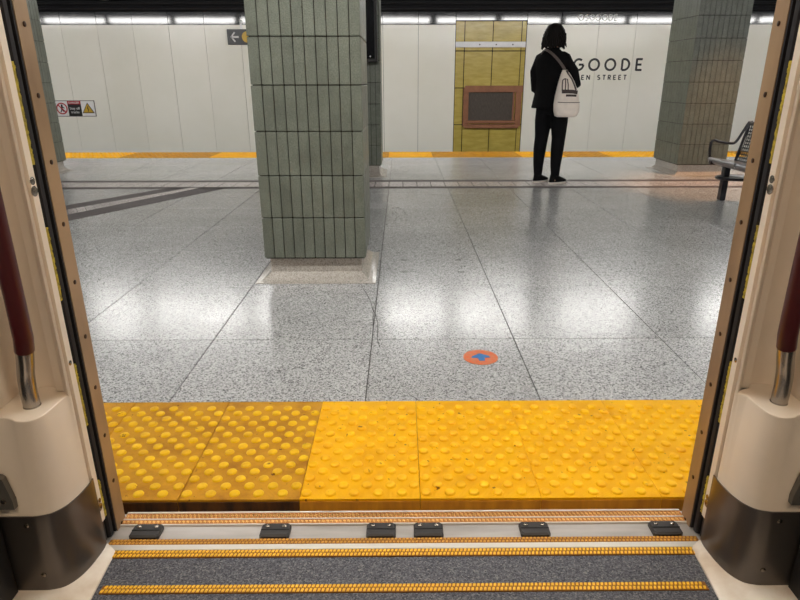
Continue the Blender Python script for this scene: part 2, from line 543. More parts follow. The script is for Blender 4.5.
# far track wall with enamel panels -----------------------------------------------
WY = 13.5
wall = MB().box(-20, 20, WY+0.03, WY+0.3, -1.15, 3.7).build('wall_back', M_dark, smooth=0)
tag(wall, 'far track wall of pale enamel panels under a glossy black trim band', None, None, 'structure')
WZ0, WZ1 = -1.0, 2.195
YX0, YX1 = 1.125, 2.575
joints_l = [0.36-0.7245*k for k in range(0, 16)][::-1]
edges_l = joints_l + [YX0-0.004]
edges_r = [YX1+0.004, 3.275] + [4.04+0.765*k for k in range(0, 8)]
for E_ in (edges_l, edges_r):
    for a, b in zip(E_[:-1], E_[1:]):
        off = random.uniform(-0.002, 0.002)
        MB().box(a+0.003, b-0.003, WY+off, WY+0.035, WZ0, WZ1, 0.003).build('wall_panel', M_panel, wall, 0)
        MB().box(a+0.004, b-0.004, WY+0.006+off, WY+0.035, WZ1+0.004, 2.435, 0.003).build('trim_tile', M_trimtile, wall, 0)
# yellow tiled niche
xs = [YX0, 1.31, 1.89, 2.478, YX1]
zs = [-1.25, -0.51, 0.235, 0.979, 1.70, 2.265]
for i in range(4):
    for j in range(5):
        MB().box(xs[i]+0.008, xs[i+1]-0.008, WY+0.012, WY+0.035, zs[j]+0.008, zs[j+1]-0.008, 0.004).build('tile', M_ytile, wall, 0)
for i in range(3):
    a = YX0+(YX1-YX0)/3*i
    MB().box(a+0.003, a+(YX1-YX0)/3-0.003, WY+0.004, WY+0.035, 2.275, 2.435, 0.003).build('trim_tile', M_trimtile, wall, 0)
bar = MB().box(YX0+0.005, YX1-0.01, WY-0.012, WY+0.014, 1.768, 1.878, 0.004).build('metal_rail', M_silver, wall, 0)
for x in (1.62, 1.96, 2.3):
    MB().disc((x, WY-0.012, 1.82), (0,-1,0), 0.016, 0.006, 8).build('bolt', M_strap, bar)
# conduits running along the black upper wall
for z, r in ((2.50,0.035),(2.60,0.025),(2.74,0.05)):
    c = MB().tube([(-12,WY-0.02,z),(12,WY-0.02,z)], r, 8).build('conduit', M_duct, wall)
MB().tube([(-6.5,WY-0.25,2.78),(-6.2,WY-0.25,2.68),(-5.8,WY-0.25,2.645),(-5.5,WY-0.25,2.67),(-5.45,WY-0.25,2.8)], 0.03, 8).build('cable', M_silver, wall)
# framed vent in the niche
vent = empty('wall_vent', (1.935, WY, 0.16))
tag(vent, 'brown framed wire mesh vent set in the yellow tiled wall section', 'vent')
def vpart(n, mat, *bx, ch=0.004):
    b = MB()
    x0,x1,y0,y1,z0,z1 = bx
    b.box(x0-1.935, x1-1.935, y0, y1, z0-0.16, z1-0.16, ch)
    return b.build(n, mat, vent, 0)
FX0, FX1, FZ0, FZ1 = 1.315, 2.56, 0.165, 1.025
vpart('frame_rail', M_wood, FX0+0.03, FX1-0.0, -0.05, 0.02, FZ1-0.13, FZ1)
vpart('frame_rail', M_wood, FX0+0.04, FX1-0.06, -0.05, 0.02, FZ0, FZ0+0.08)
vpart('frame_rail', M_wood, FX0+0.06, FX1-0.08, -0.06, 0.02, FZ0+0.10, FZ0+0.16)
vpart('frame_stile', M_wood, FX0, FX0+0.11, -0.045, 0.02, FZ0+0.04, FZ1-0.04)
vpart('frame_stile', M_wood, FX1-0.14, FX1-0.02, -0.045, 0.02, FZ0+0.04, FZ1-0.04)
vpart('frame_stile', M_wood, FX1-0.20, FX1-0.165, -0.03, 0.02, FZ0+0.10, FZ1-0.12)
vpart('mesh_backing', M_mesh, FX0+0.10, FX1-0.19, 0.0, 0.02, FZ0+0.14, FZ1-0.12)
b = MB()
for k in range(40):
    x = FX0+0.12+k*(FX1-FX0-0.33)/39-1.935
    b.box(x-0.004, x+0.004, -0.012, -0.006, FZ0+0.15-0.16, FZ1-0.125-0.16)
for k in range(26):
    z = FZ0+0.15+k*(FZ1-FZ0-0.28)/25-0.16
    b.box(FX0+0.11-1.935, FX1-0.2-1.935, -0.010, -0.004, z-0.004, z+0.004)
tag(b.build('wire_mesh', M_mesh, vent, 0), kind='stuff')

# ------------------------------------------------------------------ lettering
def arc(cx, cy, rx, ry, a0, a1, n=18):
    return [(cx+rx*math.cos(R(a0+(a1-a0)*i/n)), cy+ry*math.sin(R(a0+(a1-a0)*i/n))) for i in range(n+1)]
GL = {
 'O': (0.90, [arc(0.45,0.5,0.43,0.44,0,360,28)]),
 'Q': (0.92, [arc(0.45,0.5,0.43,0.44,0,360,28), [(0.58,0.25),(0.88,-0.02)]]),
 'G': (0.82, [arc(0.44,0.5,0.41,0.44,52,360,24), [(0.46,0.5),(0.86,0.5)]]),
 'D': (0.74, [[(0.07,0.06),(0.07,0.94)], [(0.07,0.94),(0.26,0.94)]+arc(0.26,0.5,0.42,0.44,90,-90,16)+[(0.07,0.06)]]),
 'E': (0.58, [[(0.07,0.0),(0.07,1.0)], [(0.07,0.94),(0.56,0.94)], [(0.07,0.5),(0.50,0.5)], [(0.07,0.06),(0.56,0.06)]]),
 'S': (0.60, [arc(0.30,0.72,0.23,0.22,40,270,14)+arc(0.30,0.28,0.25,0.22,90,-140,14)]),
 'U': (0.72, [[(0.07,1.0),(0.07,0.34)]+arc(0.36,0.34,0.29,0.28,180,360,14)+[(0.65,1.0)]]),
 'N': (0.76, [[(0.07,0.0),(0.07,1.0)], [(0.07,0.95),(0.69,0.05)], [(0.69,0.0),(0.69,1.0)]]),
 'T': (0.62, [[(0.0,0.94),(0.62,0.94)], [(0.31,0.0),(0.31,0.94)]]),
 'R': (0.62, [[(0.07,0.0),(0.07,1.0)], [(0.07,0.94),(0.30,0.94)]+arc(0.30,0.70,0.24,0.24,90,-90,12)+[(0.07,0.46)], [(0.30,0.46),(0.58,0.0)]]),
}
def letter(ch, h, w, parent, mat, x, z, y0=-0.004, y1=0.0):
    """one stroke-drawn letter in the XZ plane"""
    b = MB()
    for st in GL[ch][1]:
        closed = (abs(st[0][0]-st[-1][0])+abs(st[0][1]-st[-1][1])) < 1e-6
        P = [Vector((p[0]*h, p[1]*h)) for p in st]
        L = []; Rr = []
        for i, p in enumerate(P):
            if closed: a, c = P[(i-1) % (len(P)-1)], P[(i+1) % (len(P)-1)]
            else: a, c = P[max(i-1,0)], P[min(i+1,len(P)-1)]
            t = (c-a).normalized(); n = Vector((-t.y, t.x))*w/2
            L.append(p+n); Rr.append(p-n)
        v = []
        for l_, r_ in zip(L, Rr):
            v += [(l_.x,y0,l_.y),(r_.x,y0,r_.y),(r_.x,y1,r_.y),(l_.x,y1,l_.y)]
        f = []
        for i in range(len(P)-1):
            for k in range(4):
                f.append((4*i+k, 4*i+(k+1)%4, 4*i+4+(k+1)%4, 4*i+4+k))
        f += [(3,2,1,0), tuple(range(4*len(P)-4, 4*len(P)))]
        b.add(v, f)
    o = b.build('letter', mat, parent, 0)
    o.location = (x, 0, z)
    return o
def word(root, text, h, w, gap, x, z, mat, total=None, **kw):
    ws = [GL[c][0]*h if c != ' ' else 0.55*h for c in text]
    if total: gap = (total-sum(ws))/(len(text)-1)
    cx = x
    for c, ww in zip(text, ws):
        if c != ' ': letter(c, h, w, root, mat, cx, z, **kw)
        cx += ww+gap
sg = empty('station_name_sign', (3.0, WY-0.001, 1.13))
tag(sg, 'large black station name lettering on the pale wall beside the standing person', 'sign')
word(sg, 'OSGOODE', 0.238, 0.043, 0, 2.985-3.0, 1.315-1.13, M_ink, total=2.035)
word(sg, 'QUEEN STREET', 0.094, 0.020, 0, 3.405-3.0, 1.138-1.13, M_ink, total=1.31)
sg2 = empty('trim_name_sign', (3.612, WY+0.004, 2.268))
tag(sg2, 'small white station name lettering on the black trim band above the wall panels', 'sign')
word(sg2, 'OSGOODE', 0.115, 0.016, 0, 0, 0, M_white, total=0.79)

# arrow sign
ar = empty('direction_sign', (-3.528, WY-0.002, 1.82))
tag(ar, 'charcoal direction sign with white left arrow and yellow disc beside the green pillar', 'sign')
MB().box(0, 0.95, -0.03, 0.0, 0, 0.292, 0.003).build('sign_board', M_signdark, ar, 0)
b = MB()
def bar2(b, p, q, w, y0=-0.034, y1=-0.029):
    p = Vector(p); q = Vector(q); t = (q-p).normalized(); n = Vector((-t.y, t.x))*w/2
    c = [p+n, q+n, q-n, p-n]
    v = [(k.x, yy, k.y) for yy in (y0, y1) for k in c]
    b.add(v, [(3,2,1,0),(4,5,6,7),(0,1,5,4),(1,2,6,5),(2,3,7,6),(3,0,4,7)])
bar2(b, (0.08,0.146), (0.23,0.146), 0.034)
bar2(b, (0.068,0.135), (0.155,0.235), 0.03)
bar2(b, (0.068,0.157), (0.155,0.057), 0.03)
b.build('arrow', M_white, ar, 0)
MB().disc((0.40,-0.029,0.146), (0,-1,0), 0.105, 0.006, 28).build('yellow_disc', M_signyel, ar)
MB().box(0.27, 0.31, -0.02, 0.0, 0.292, 0.47, 0.002).build('sign_bracket', M_white, ar, 0)

# danger sign: three square plates on one board
dg = empty('danger_sign', (-7.30, WY-0.002, 0.43))
tag(dg, 'small warning sign with red ring, black and red plate and yellow triangle on far wall', 'sign')
S_ = 0.277
MB().box(-0.012, 3*S_+0.012, -0.010, 0, -0.012, 0.312, 0.002).build('sign_border', M_strap, dg, 0)
MB().box(0, 3*S_, -0.012, -0.009, 0, 0.30).build('sign_board', M_white, dg, 0)
MB().box(S_, 2*S_, -0.016, -0.011, 0.0, 0.235).build('black_plate', M_signblk, dg, 0)
MB().box(S_, 2*S_, -0.016, -0.011, 0.235, 0.30).build('red_plate', M_signred, dg, 0)
n = 28
rg = [[(0.145+q*math.cos(2*math.pi*i/n), yy, 0.15+q*math.sin(2*math.pi*i/n)) for i in range(n)] for q, yy in ((0.118,-0.011),(0.118,-0.016),(0.094,-0.016),(0.094,-0.011))]
MB().loft(rg, cap=False).build('red_ring', M_signred, dg)
b = MB(); bar2(b, (0.07,0.225), (0.22,0.075), 0.022, -0.0175, -0.012); b.build('red_slash', M_signred, dg, 0)
b = MB(); b.disc((0.15,-0.011,0.215),(0,-1,0),0.02,0.004,10); bar2(b,(0.15,0.20),(0.14,0.13),0.035,-0.015,-0.011); bar2(b,(0.145,0.14),(0.11,0.075),0.02,-0.015,-0.011); bar2(b,(0.14,0.14),(0.18,0.085),0.02,-0.015,-0.011); bar2(b,(0.15,0.19),(0.20,0.155),0.016,-0.015,-0.011)
b.build('walking_figure', M_signblk, dg, 0)
def tri(name, mat, s, y0, y1):
    cx, cz = 2.5*S_, 0.135
    pts = [(cx-s, cz-s*0.62), (cx+s, cz-s*0.62), (cx, cz+s*1.06)]
    v = [(x, yy, z) for yy in (y0, y1) for x, z in pts]
    MB().add(v, [(0,1,2),(5,4,3),(0,3,4,1),(1,4,5,2),(2,5,3,0)]).build(name, mat, dg, 0)
tri('triangle_border', M_signblk, 0.128, -0.011, -0.014)
tri('yellow_triangle', M_signyel, 0.104, -0.013, -0.017)
b = MB(); bar2(b,(2.5*S_+0.01,0.20),(2.5*S_-0.014,0.14),0.014,-0.02,-0.016); bar2(b,(2.5*S_-0.014,0.145),(2.5*S_+0.014,0.14),0.012,-0.02,-0.016); bar2(b,(2.5*S_+0.014,0.145),(2.5*S_-0.004,0.085),0.012,-0.02,-0.016)
b.build('lightning_bolt', M_signblk, dg, 0)
def text_mesh(txt, size, parent, mat, loc):
    cu = bpy.data.curves.new('text', 'FONT'); cu.body = txt; cu.size = size; cu.extrude = 0.001; cu.align_x = 'CENTER'
    to = bpy.data.objects.new('text_tmp', cu); col.objects.link(to)
    dgp = bpy.context.evaluated_depsgraph_get()
    me = bpy.data.meshes.new_from_object(to.evaluated_get(dgp))
    bpy.data.objects.remove(to); bpy.data.curves.remove(cu)
    me.materials.clear(); me.materials.append(mat.m)
    o = link('lettering', me, parent, loc); o.rotation_euler = (R(90), 0, 0)
    return o
text_mesh('DANGER', 0.056, dg, M_white, (1.5*S_, -0.0175, 0.249))
text_mesh('Stay off', 0.070, dg, M_white, (1.5*S_, -0.0175, 0.130))
text_mesh('tracks', 0.070, dg, M_white, (1.5*S_, -0.0175, 0.055))

# ------------------------------------------------------------------ tiled pillars
TH = 0.2415
def pillar(name, x0, x1, y0, y1, label, single=False, ztop=2.95):
    root = empty(name, ((x0+x1)/2, (y0+y1)/2, 0))
    tag(root, label, 'pillar', 'tiled platform pillars')
    hx, hy = (x1-x0)/2, (y1-y0)/2
    z0 = 0.141
    MB().box(-hx+0.008, hx-0.008, -hy+0.008, hy-0.008, z0-0.004, ztop).build('core', M_tile_joint, root, 0)
    # plinth with a coved foot
    i = 0.028; cv = 0.085
    def ring(o, z): return [(-hx+i-o,-hy+i-o,z),(hx-i+o,-hy+i-o,z),(hx-i+o,hy-i+o,z),(-hx+i-o,hy-i+o,z)]
    rings = [ring(0, z0-0.002)] + [ring(0, 0.05)] + [ring(cv*t, 0.05*(1-t)**2.2+0.0035) for t in (0.1,0.25,0.42,0.6,0.8,1.0)] + [ring(cv,0.0)]
    MB().loft(rings).build('plinth', M_plinth, root, 25)
    nx = 10
    tw = (x1-x0)/nx; td = (y1-y0)/10
    nr = int((ztop-z0)/TH)+1
    g = 0.0052
    meshes = {}
    def tmesh(axis):
        if axis not in meshes:
            w = tw if axis == 'x' else td
            b = MB()
            if axis == 'x':
                b.box(-w/2+g/2, w/2-g/2, -0.006, 0.006, g/2, TH-g/2, 0.0022)
            else:
                b.box(-0.006, 0.006, -w/2+g/2, w/2-g/2, g/2, TH-g/2, 0.0022)
            me = b.mesh('tile', 0); me.materials.append(M_tile.m); meshes[axis] = me
        return meshes[axis]
    rest = MB()
    for r_ in range(nr):
        zb = z0+r_*TH
        h = min(TH, ztop-zb)
        if h < 0.02: continue
        for k in range(10):
            for side in ('front','right','back','left'):
                if side in ('front','back'):
                    ax = 'x'; loc = (-hx+tw*(k+0.5), (-hy+0.006) if side == 'front' else (hy-0.006), zb)
                else:
                    ax = 'y'; loc = ((hx-0.006) if side == 'right' else (-hx+0.006), -hy+td*(k+0.5), zb)
                jit = random.uniform(-0.0007, 0.0007)
                loc = (loc[0]+(jit if ax == 'y' else 0), loc[1]+(jit if ax == 'x' else 0), zb)
                if single and side in ('front','right') and r_ < 6:
                    link('tile', tmesh(ax), root, loc)
                else:
                    me = tmesh(ax)
                    sc = h/TH
                    rest.add([(v.co.x+loc[0], v.co.y+loc[1], v.co.z*sc+loc[2]) for v in me.vertices], [tuple(p.vertices) for p in me.polygons])
    tag(rest.build('tiles', M_tile, root, 0, False), kind='stuff')
    return root
pillar('tiled_pillar', -0.808, -0.211, 3.47, 4.05, 'large nearest green tiled pillar in the middle of the platform', True)
pillar('tiled_pillar', -0.85, -0.243, 7.65, 8.26, 'narrow sliver of green tiled pillar directly behind the largest pillar')
pillar('tiled_pillar', 3.427, 4.035, 7.65, 8.40, 'tiled pillar standing behind the bench on the right')
pillar('tiled_pillar', -5.06, -4.45, 7.65, 8.26, 'tiled pillar at the far left beside the train door frame')

# black display case on the pillar behind
dc = empty('display_case', (-0.55, 7.60, 1.335))
tag(dc, 'black display case hung on the pillar behind the largest pillar', 'display')
MB().box(-0.28, 0.28, -0.09, 0.05, -0.005, 1.25, 0.006).build('case', M_black, dc, 0)
MB().box(-0.25, 0.25, -0.094, -0.088, 0.03, 1.21, 0.002).build('screen', M_glassblk, dc, 0)
MB().disc((0.20,-0.094,0.055),(0,-1,0),0.008,0.004,8).build('status_light', M_white, dc)

# ------------------------------------------------------------------ floor sticker
st = empty('floor_sticker', (0.341, 2.39, 0.0005))
tag(st, 'round orange floor sticker with blue centre on the terrazzo', 'sticker')
n = 32
MB().disc((0,0,0),(0,0,1),0.075,0.0012,n).build('sticker_disc', M_orange, st)
pts = [(0.0,0.046),(0.046,0.012),(0.052,-0.004),(0.020,-0.010),(0.018,-0.044),(-0.012,-0.044),(-0.016,-0.012),(-0.050,-0.008),(-0.044,0.010)]
MB().prism([(x*0.82,y*0.82) for x,y in pts], 0.0010, 0.0019).build('blue_arrow', M_blue, st, 0)

# ------------------------------------------------------------------ bench
bn = empty('bench', (3.2, 5.4, 0))
tag(bn, 'dark perforated metal bench with looped armrest at the right edge', 'bench')
BY0, BY1 = 4.55, 6.10
def bx(x): return x-3.2
def by(y): return y-5.4
seat_prof = smooth_curve([(3.065,0.365),(3.03,0.385),(3.03,0.405),(3.05,0.415),(3.12,0.405),(3.24,0.385),(3.32,0.385)], 4)
for k in range(3):
    y0 = BY0+k*(BY1-BY0)/3+0.01; y1 = BY0+(k+1)*(BY1-BY0)/3-0.01
    top = [[(bx(x), by(yy), z) for x, z in seat_prof] for yy in (y0, y1)]
    bot = [[(bx(x)+0.004, by(yy), z-0.012) for x, z in seat_prof] for yy in (y0, y1)]
    rings = [top[0]+bot[0][::-1], top[1]+bot[1][::-1]]
    MB().loft(rings).build('seat', M_bench_lit, bn)
    # perforated backrest: bars in two directions around square holes, inside a rounded rim
    def P(u, t): # u along y, t up the back
        z = 0.34+0.40*t
        return Vector((bx(3.285+0.085*t+0.02*math.sin(t*3.1)), by(y0+(y1-y0)*u), z))
    b = MB()
    nu, nt = 13, 12
    def cell(u0,u1,t0,t1):
        q = [P(u0,t0),P(u1,t0),P(u1,t1),P(u0,t1)]
        d = Vector((0.006,0,0))
        v = [tuple(p) for p in q]+[tuple(p+d) for p in q]
        b.add(v, [(3,2,1,0),(4,5,6,7),(0,1,5,4),(1,2,6,5),(2,3,7,6),(3,0,4,7)])
    for i in range(nu+1):
        u = 0.04+0.92*i/nu
        for j in range(6):
            cell(u-0.011, u+0.011, 0.04+0.92*j/6, 0.04+0.92*(j+1)/6)
    for j in range(nt+1):
        t = 0.04+0.92*j/nt
        cell(0.04, 0.96, t-0.014, t+0.014)
    br = b.build('backrest', M_bench, bn, 0, False)
    rim = [P(0.03,0.03),P(0.97,0.03),P(0.99,0.1),P(0.99,0.92),P(0.95,1.0),P(0.05,1.0),P(0.01,0.92),P(0.01,0.1),P(0.03,0.03)]
    MB().tube(smooth_curve([tuple(p) for p in rim], 3), 0.014, 8).build('rim', M_bench, br)
for yy in (BY1+0.01, BY0-0.01):
    loop = [(3.395,yy,0.745),(3.36,yy,0.735),(3.33,yy,0.68),(3.27,yy,0.565),(3.22,yy,0.545),(3.10,yy,0.560),(3.05,yy,0.574),(3.025,yy,0.55),(3.025,yy,0.47),(3.035,yy,0.40)]
    MB().tube([(bx(a)+0.02,by(q),c) for a,q,c in smooth_curve(loop, 5)], 0.013, 8).build('armrest', M_bench, bn)
for yy in (6.03, 4.72):
    MB().box(bx(3.168), bx(3.222), by(yy)-0.03, by(yy)+0.03, 0.0, 0.39, 0.006).build('leg', M_bench, bn, 0)
    MB().box(bx(3.02), bx(3.33), by(yy)-0.02, by(yy)+0.02, 0.355, 0.385, 0.004).build('seat_bracket', M_bench, bn, 0)
n = 24
for yy in (5.92,):
    ring = [[(bx(3.29)+rx*math.cos(2*math.pi*i/n), by(yy)+ry*math.sin(2*math.pi*i/n), z) for i in range(n)] for rx, ry, z in ((0.20,0.12,0.218),(0.235,0.15,0.228),(0.24,0.155,0.24),(0.235,0.15,0.25),(0.20,0.12,0.24))]
    MB().loft(ring).build('lower_shelf', M_bench, bn)
MB().tube([(bx(3.3),by(BY0),0.33),(bx(3.3),by(BY1),0.33)], 0.022, 8).build('beam', M_bench, bn)

# ------------------------------------------------------------------ person
PX, PY, PR = 1.692, 7.11, R(-35)
person = empty('person', (PX, PY, 0), PR)
tag(person, 'person in black jacket and trousers with dark bobbed hair standing with back turned', 'person')
def remesh(o, vox, sm=2):
    md = o.modifiers.new('remesh', 'REMESH'); md.mode = 'VOXEL'; md.voxel_size = vox; md.use_smooth_shade = True
    if sm:
        s2 = o.modifiers.new('smooth', 'SMOOTH'); s2.iterations = sm; s2.factor = 0.5
def limb(b, pts, n=14):
    b.tube([p[:3] for p in pts], [p[3] for p in pts], n)
SH = (-0.035, 0.0)       # the torso leans a little to its left
HD = (-0.036, 0.012)
# body: head, neck, trunk, arms with hands, legs with feet: one surface
b = MB()
b.ball((HD[0],HD[1]+0.012,1.575), 0.073, 0.094, 0.112, 20, 14)
b.ball((HD[0],HD[1]+0.045,1.525), 0.052, 0.058, 0.062)
b.ball((HD[0],HD[1]+0.108,1.560), 0.012, 0.018, 0.022, 8, 6)
for s in (-1, 1):
    b.ball((HD[0]+s*0.073,HD[1]+0.0,1.562), 0.010, 0.02, 0.03, 8, 6)
    b.ball((HD[0]+s*0.030,HD[1]+0.090,1.580), 0.014, 0.012, 0.009, 8, 6)
b.ball((HD[0],HD[1]+0.098,1.512), 0.024, 0.010, 0.008, 8, 6)
limb(b, [(HD[0],HD[1],1.53,0.052),(-0.045,0.0,1.43,0.056),(-0.04,0,1.38,0.07)])
b.ellipses([(SH[0],0,1.41,0.08,0.06),(SH[0],0,1.36,0.13,0.07),(SH[0],0,1.25,0.155,0.10),(-0.02,0,1.07,0.12,0.085),(-0.01,0,0.95,0.155,0.10),(0,0,0.84,0.16,0.10),(0,0,0.79,0.12,0.08)])
LE, RE = (-0.208,-0.015,1.04), (0.258,-0.02,1.085)
LW, RW = (-0.11,0.19,0.97), (0.085,0.21,1.04)
def hand(b, w, d, s):
    """palm and five unequal bent fingers; d = pointing direction, s = thumb side"""
    w = Vector(w); d = Vector(d).normalized(); upv = Vector((0,0,1)); sd = d.cross(upv).normalized()
    nrm = sd.cross(d).normalized()
    limb(b, [tuple(w)+(0.024,), tuple(w+d*0.03)+(0.030,), tuple(w+d*0.075)+(0.030,)])
    for i, (o, L) in enumerate(((0.027,0.066),(0.009,0.076),(-0.009,0.070),(-0.026,0.054))):
        p0 = w+d*0.07+nrm*o
        p1 = p0+d*L*0.5+sd*s*0.006
        p2 = p1+d*L*0.22+sd*s*0.020
        p3 = p2+d*L*0.05+sd*s*0.024
        b.tube([p0,p1,p2,p3], [0.0095,0.009,0.0085,0.007], 8)
    p0 = w+d*0.025+nrm*0.026
    b.tube([p0, p0+d*0.025+nrm*0.022+sd*s*0.006, p0+d*0.055+nrm*0.028+sd*s*0.012], [0.012,0.011,0.008], 8)
for sgn, E, Wt in ((-1, LE, LW), (1, RE, RW)):
    limb(b, [(SH[0]+sgn*0.145,0,1.345,0.036),(E[0],E[1],E[2],0.036),(Wt[0],Wt[1],Wt[2],0.026)], 12)
    hand(b, Wt, (-sgn*0.5, 0.8, 0.05), sgn)
for sgn, fx in ((-1,-0.112),(1,0.098)):
    limb(b, [(sgn*0.085,0,0.86,0.085),(fx*0.95,0.01,0.50,0.052),(fx,-0.01,0.30,0.048),(fx,0.0,0.08,0.034)])
    limb(b, [(fx-0.008,-0.03,0.048,0.026),(fx+0.012,0.04,0.040,0.024),(fx+0.035,0.10,0.036,0.018)])
body = b.build('body', M_skin, person)
remesh(body, 0.007, 1)
# trousers
b = MB()
b.ellipses([(0,0,1.0,0.165,0.118),(0,0,0.90,0.18,0.125),(0,0,0.82,0.182,0.122),(0,0,0.77,0.165,0.108)])
for sgn, fx in ((-1,-0.112),(1,0.098)):
    b.ellipses([(sgn*0.088,0,0.84,0.094,0.105),(sgn*0.092,0.0,0.70,0.096,0.102),(fx*0.97,0.018,0.52,0.076,0.080),(fx,-0.004,0.38,0.071,0.080),(fx,-0.014,0.22,0.058,0.066),(fx,-0.005,0.085,0.046,0.054)], 18)
tr = b.build('trousers', M_trouser, person)
remesh(tr, 0.012, 3)
# jacket
b = MB()
b.ellipses([(-0.01,-0.005,0.835,0.232,0.165),(-0.012,-0.004,0.92,0.214,0.152),(-0.018,0,1.03,0.190,0.136),(-0.026,0,1.12,0.183,0.13),(-0.034,0,1.25,0.196,0.132),(-0.035,-0.004,1.34,0.205,0.118),(-0.037,-0.004,1.395,0.165,0.095),(-0.042,0.0,1.43,0.095,0.078),(-0.050,0.0,1.465,0.068,0.068)], 24)
for sgn, E, Wt in ((-1, LE, LW), (1, RE, RW)):
    limb(b, [(SH[0]+sgn*0.10,0,1.395,0.040),(SH[0]+sgn*0.152,-0.003,1.362,0.050),(SH[0]+sgn*0.176-(0 if sgn > 0 else -0.012),-0.005,1.31,0.054),((E[0]+SH[0]+sgn*0.2)/2,-0.02,1.22,0.060),(E[0],E[1],E[2],0.054),((E[0]+Wt[0])/2,(E[1]+Wt[1])/2,(E[2]+Wt[2])/2,0.046),(Wt[0]*1.05,Wt[1]-0.01,Wt[2],0.038)], 14)
jk = b.build('jacket', M_jacket, person)
remesh(jk, 0.011, 3)
# hair: wavy bob
b = MB()
n = 40
secs = [(1.708,0.018,0.022),(1.699,0.050,0.058),(1.677,0.078,0.090),(1.640,0.098,0.108),(1.595,0.108,0.115),(1.55,0.106,0.112),(1.51,0.112,0.110),(1.485,0.110,0.104),(1.47,0.095,0.086)]
rings = []
for k, (z, rx, ry) in enumerate(secs):
    ring = []
    for i in range(n):
        a = 2*math.pi*i/n
        w = 1+0.06*math.sin(a*7+k*1.3)*min(1,k/4)+0.04*math.sin(a*13-k*1.7)*min(1,k/5)
        face = max(0.0, math.sin(a))**4 if z < 1.64 else 0.0      # opening at the face
        ring.append((HD[0]+rx*w*math.cos(a), HD[1]-0.006+ry*w*math.sin(a)*(1-0.55*face), z+0.012*math.sin(a*7+k)*(k/8)))
    rings.append(ring)
b.loft(rings)
hair = b.build('hair', M_hair, person, 80)
for i in range(26):
    a = math.pi*(0.96+1.08*(i+0.5)/26)
    cx, sx = math.cos(a), math.sin(a)
    pts = []
    for k in range(6):
        t = k/5
        z = 1.63-(0.165+0.03*((i*7)%5)/5)*t
        rr_ = 0.094+0.034*t**0.8+0.007*math.sin(t*9+i*1.7)
        pts.append((HD[0]+rr_*cx+0.009*math.sin(t*9+i*2), HD[1]-0.006+rr_*0.96*sx, z))
    MB().tube(pts, [0.008,0.013,0.015,0.015,0.012,0.003], 6).build('lock', M_hair, hair)
# shoes
for sgn, fx in ((-1,-0.112),(1,0.098)):
    def foot_ring(z, gx, y0, y1):
        ring = []
        for i in range(22):
            a = 2*math.pi*i/22
            yy = (y0+y1)/2+(y1-y0)/2*math.sin(a)
            wd = gx*(0.86+0.14*math.sin(a))
            qx = wd*math.cos(a)+0.008*sgn*math.sin(a); ca_, sa_ = math.cos(R(-22)), math.sin(R(-22))
            ring.append((fx+qx*ca_-yy*sa_, qx*sa_+yy*ca_, z))
        return ring
    sh = MB().loft([foot_ring(z,g,a,c) for z,g,a,c in ((0.02,0.046,-0.082,0.175),(0.045,0.046,-0.08,0.168),(0.065,0.042,-0.075,0.12),(0.09,0.038,-0.07,0.055),(0.11,0.036,-0.066,0.038))]).build('shoe', M_shoe, person, 60)
    MB().loft([foot_ring(z,g,a,c) for z,g,a,c in ((0.0,0.047,-0.084,0.178),(0.012,0.050,-0.087,0.182),(0.025,0.049,-0.086,0.180))]).build('sole', M_sole, sh, 60)

# tote bag (carried, a thing of its own)
BXc, BYc = 1.788, 6.875
bag = empty('tote_bag', (BXc, BYc, 0.755), R(4))
tag(bag, 'cream canvas shoulder bag with brown trim slung across the person in black', 'bag')
secs = [(0.0,0.0,0.0,0.095,0.045),(0.0,0.0,0.012,0.118,0.06),(0.004,0,0.06,0.136,0.07),(0.0,0,0.13,0.137,0.07),(-0.004,0,0.20,0.128,0.064),(-0.010,0,0.28,0.110,0.054),(-0.022,0,0.36,0.084,0.042),(-0.036,0.002,0.43,0.052,0.028),(-0.048,0.004,0.478,0.024,0.016)]
def sq(cx, cy, z, rx, ry, n=28):
    out = []
    for i in range(n):
        a = 2*math.pi*i/n; c, s = math.cos(a), math.sin(a)
        p = 0.6
        out.append((cx+rx*math.copysign(abs(c)**p, c), cy+ry*math.copysign(abs(s)**p, s), z))
    return out
MB().loft([sq(*s_) for s_ in secs]).build('bag_body', M_bag, bag, 60)
def bagfront(x, z):
    # y of the bag's front face
    for a, c in zip(secs[:-1], secs[1:]):
        if a[2] <= z <= c[2]:
            t = (z-a[2])/(c[2]-a[2]); return -(a[4]+(c[4]-a[4])*t)
    return -0.05
def strip_on_bag(name, pts, w, mat, th=0.006):
    v = []; f = []
    P = [Vector((x,z)) for x,z in pts]
    for i,p in enumerate(P):
        a, c = P[max(i-1,0)], P[min(i+1,len(P)-1)]
        t = (c-a).normalized(); nn = Vector((-t.y,t.x))*w/2
        for q, e in ((p+nn,0),(p-nn,0),(p-nn,1),(p+nn,1)):
            v.append((q.x, bagfront(q.x,q.y)-(th if e == 0 else -0.004), q.y))
    for i in range(len(P)-1):
        for k in range(4): f.append((4*i+k,4*i+(k+1)%4,4*i+4+(k+1)%4,4*i+4+k))
    f += [(3,2,1,0), tuple(range(len(v)-4,len(v)))]
    MB().add(v,f).build(name, mat, bag, 0)
strip_on_bag('trim_band', [(-0.08,0.262),(-0.02,0.262),(0.04,0.26),(0.088,0.252)], 0.038, M_bagdark)
strip_on_bag('leather_patch', [(-0.035,0.222),(0.02,0.222),(0.078,0.220)], 0.022, M_bagdark)
strip_on_bag('handle', [(-0.078,0.27),(-0.08,0.33),(-0.076,0.375),(-0.055,0.39)], 0.010, M_strap)
strip_on_bag('handle', [(-0.045,0.27),(-0.044,0.33),(-0.048,0.385)], 0.010, M_strap)
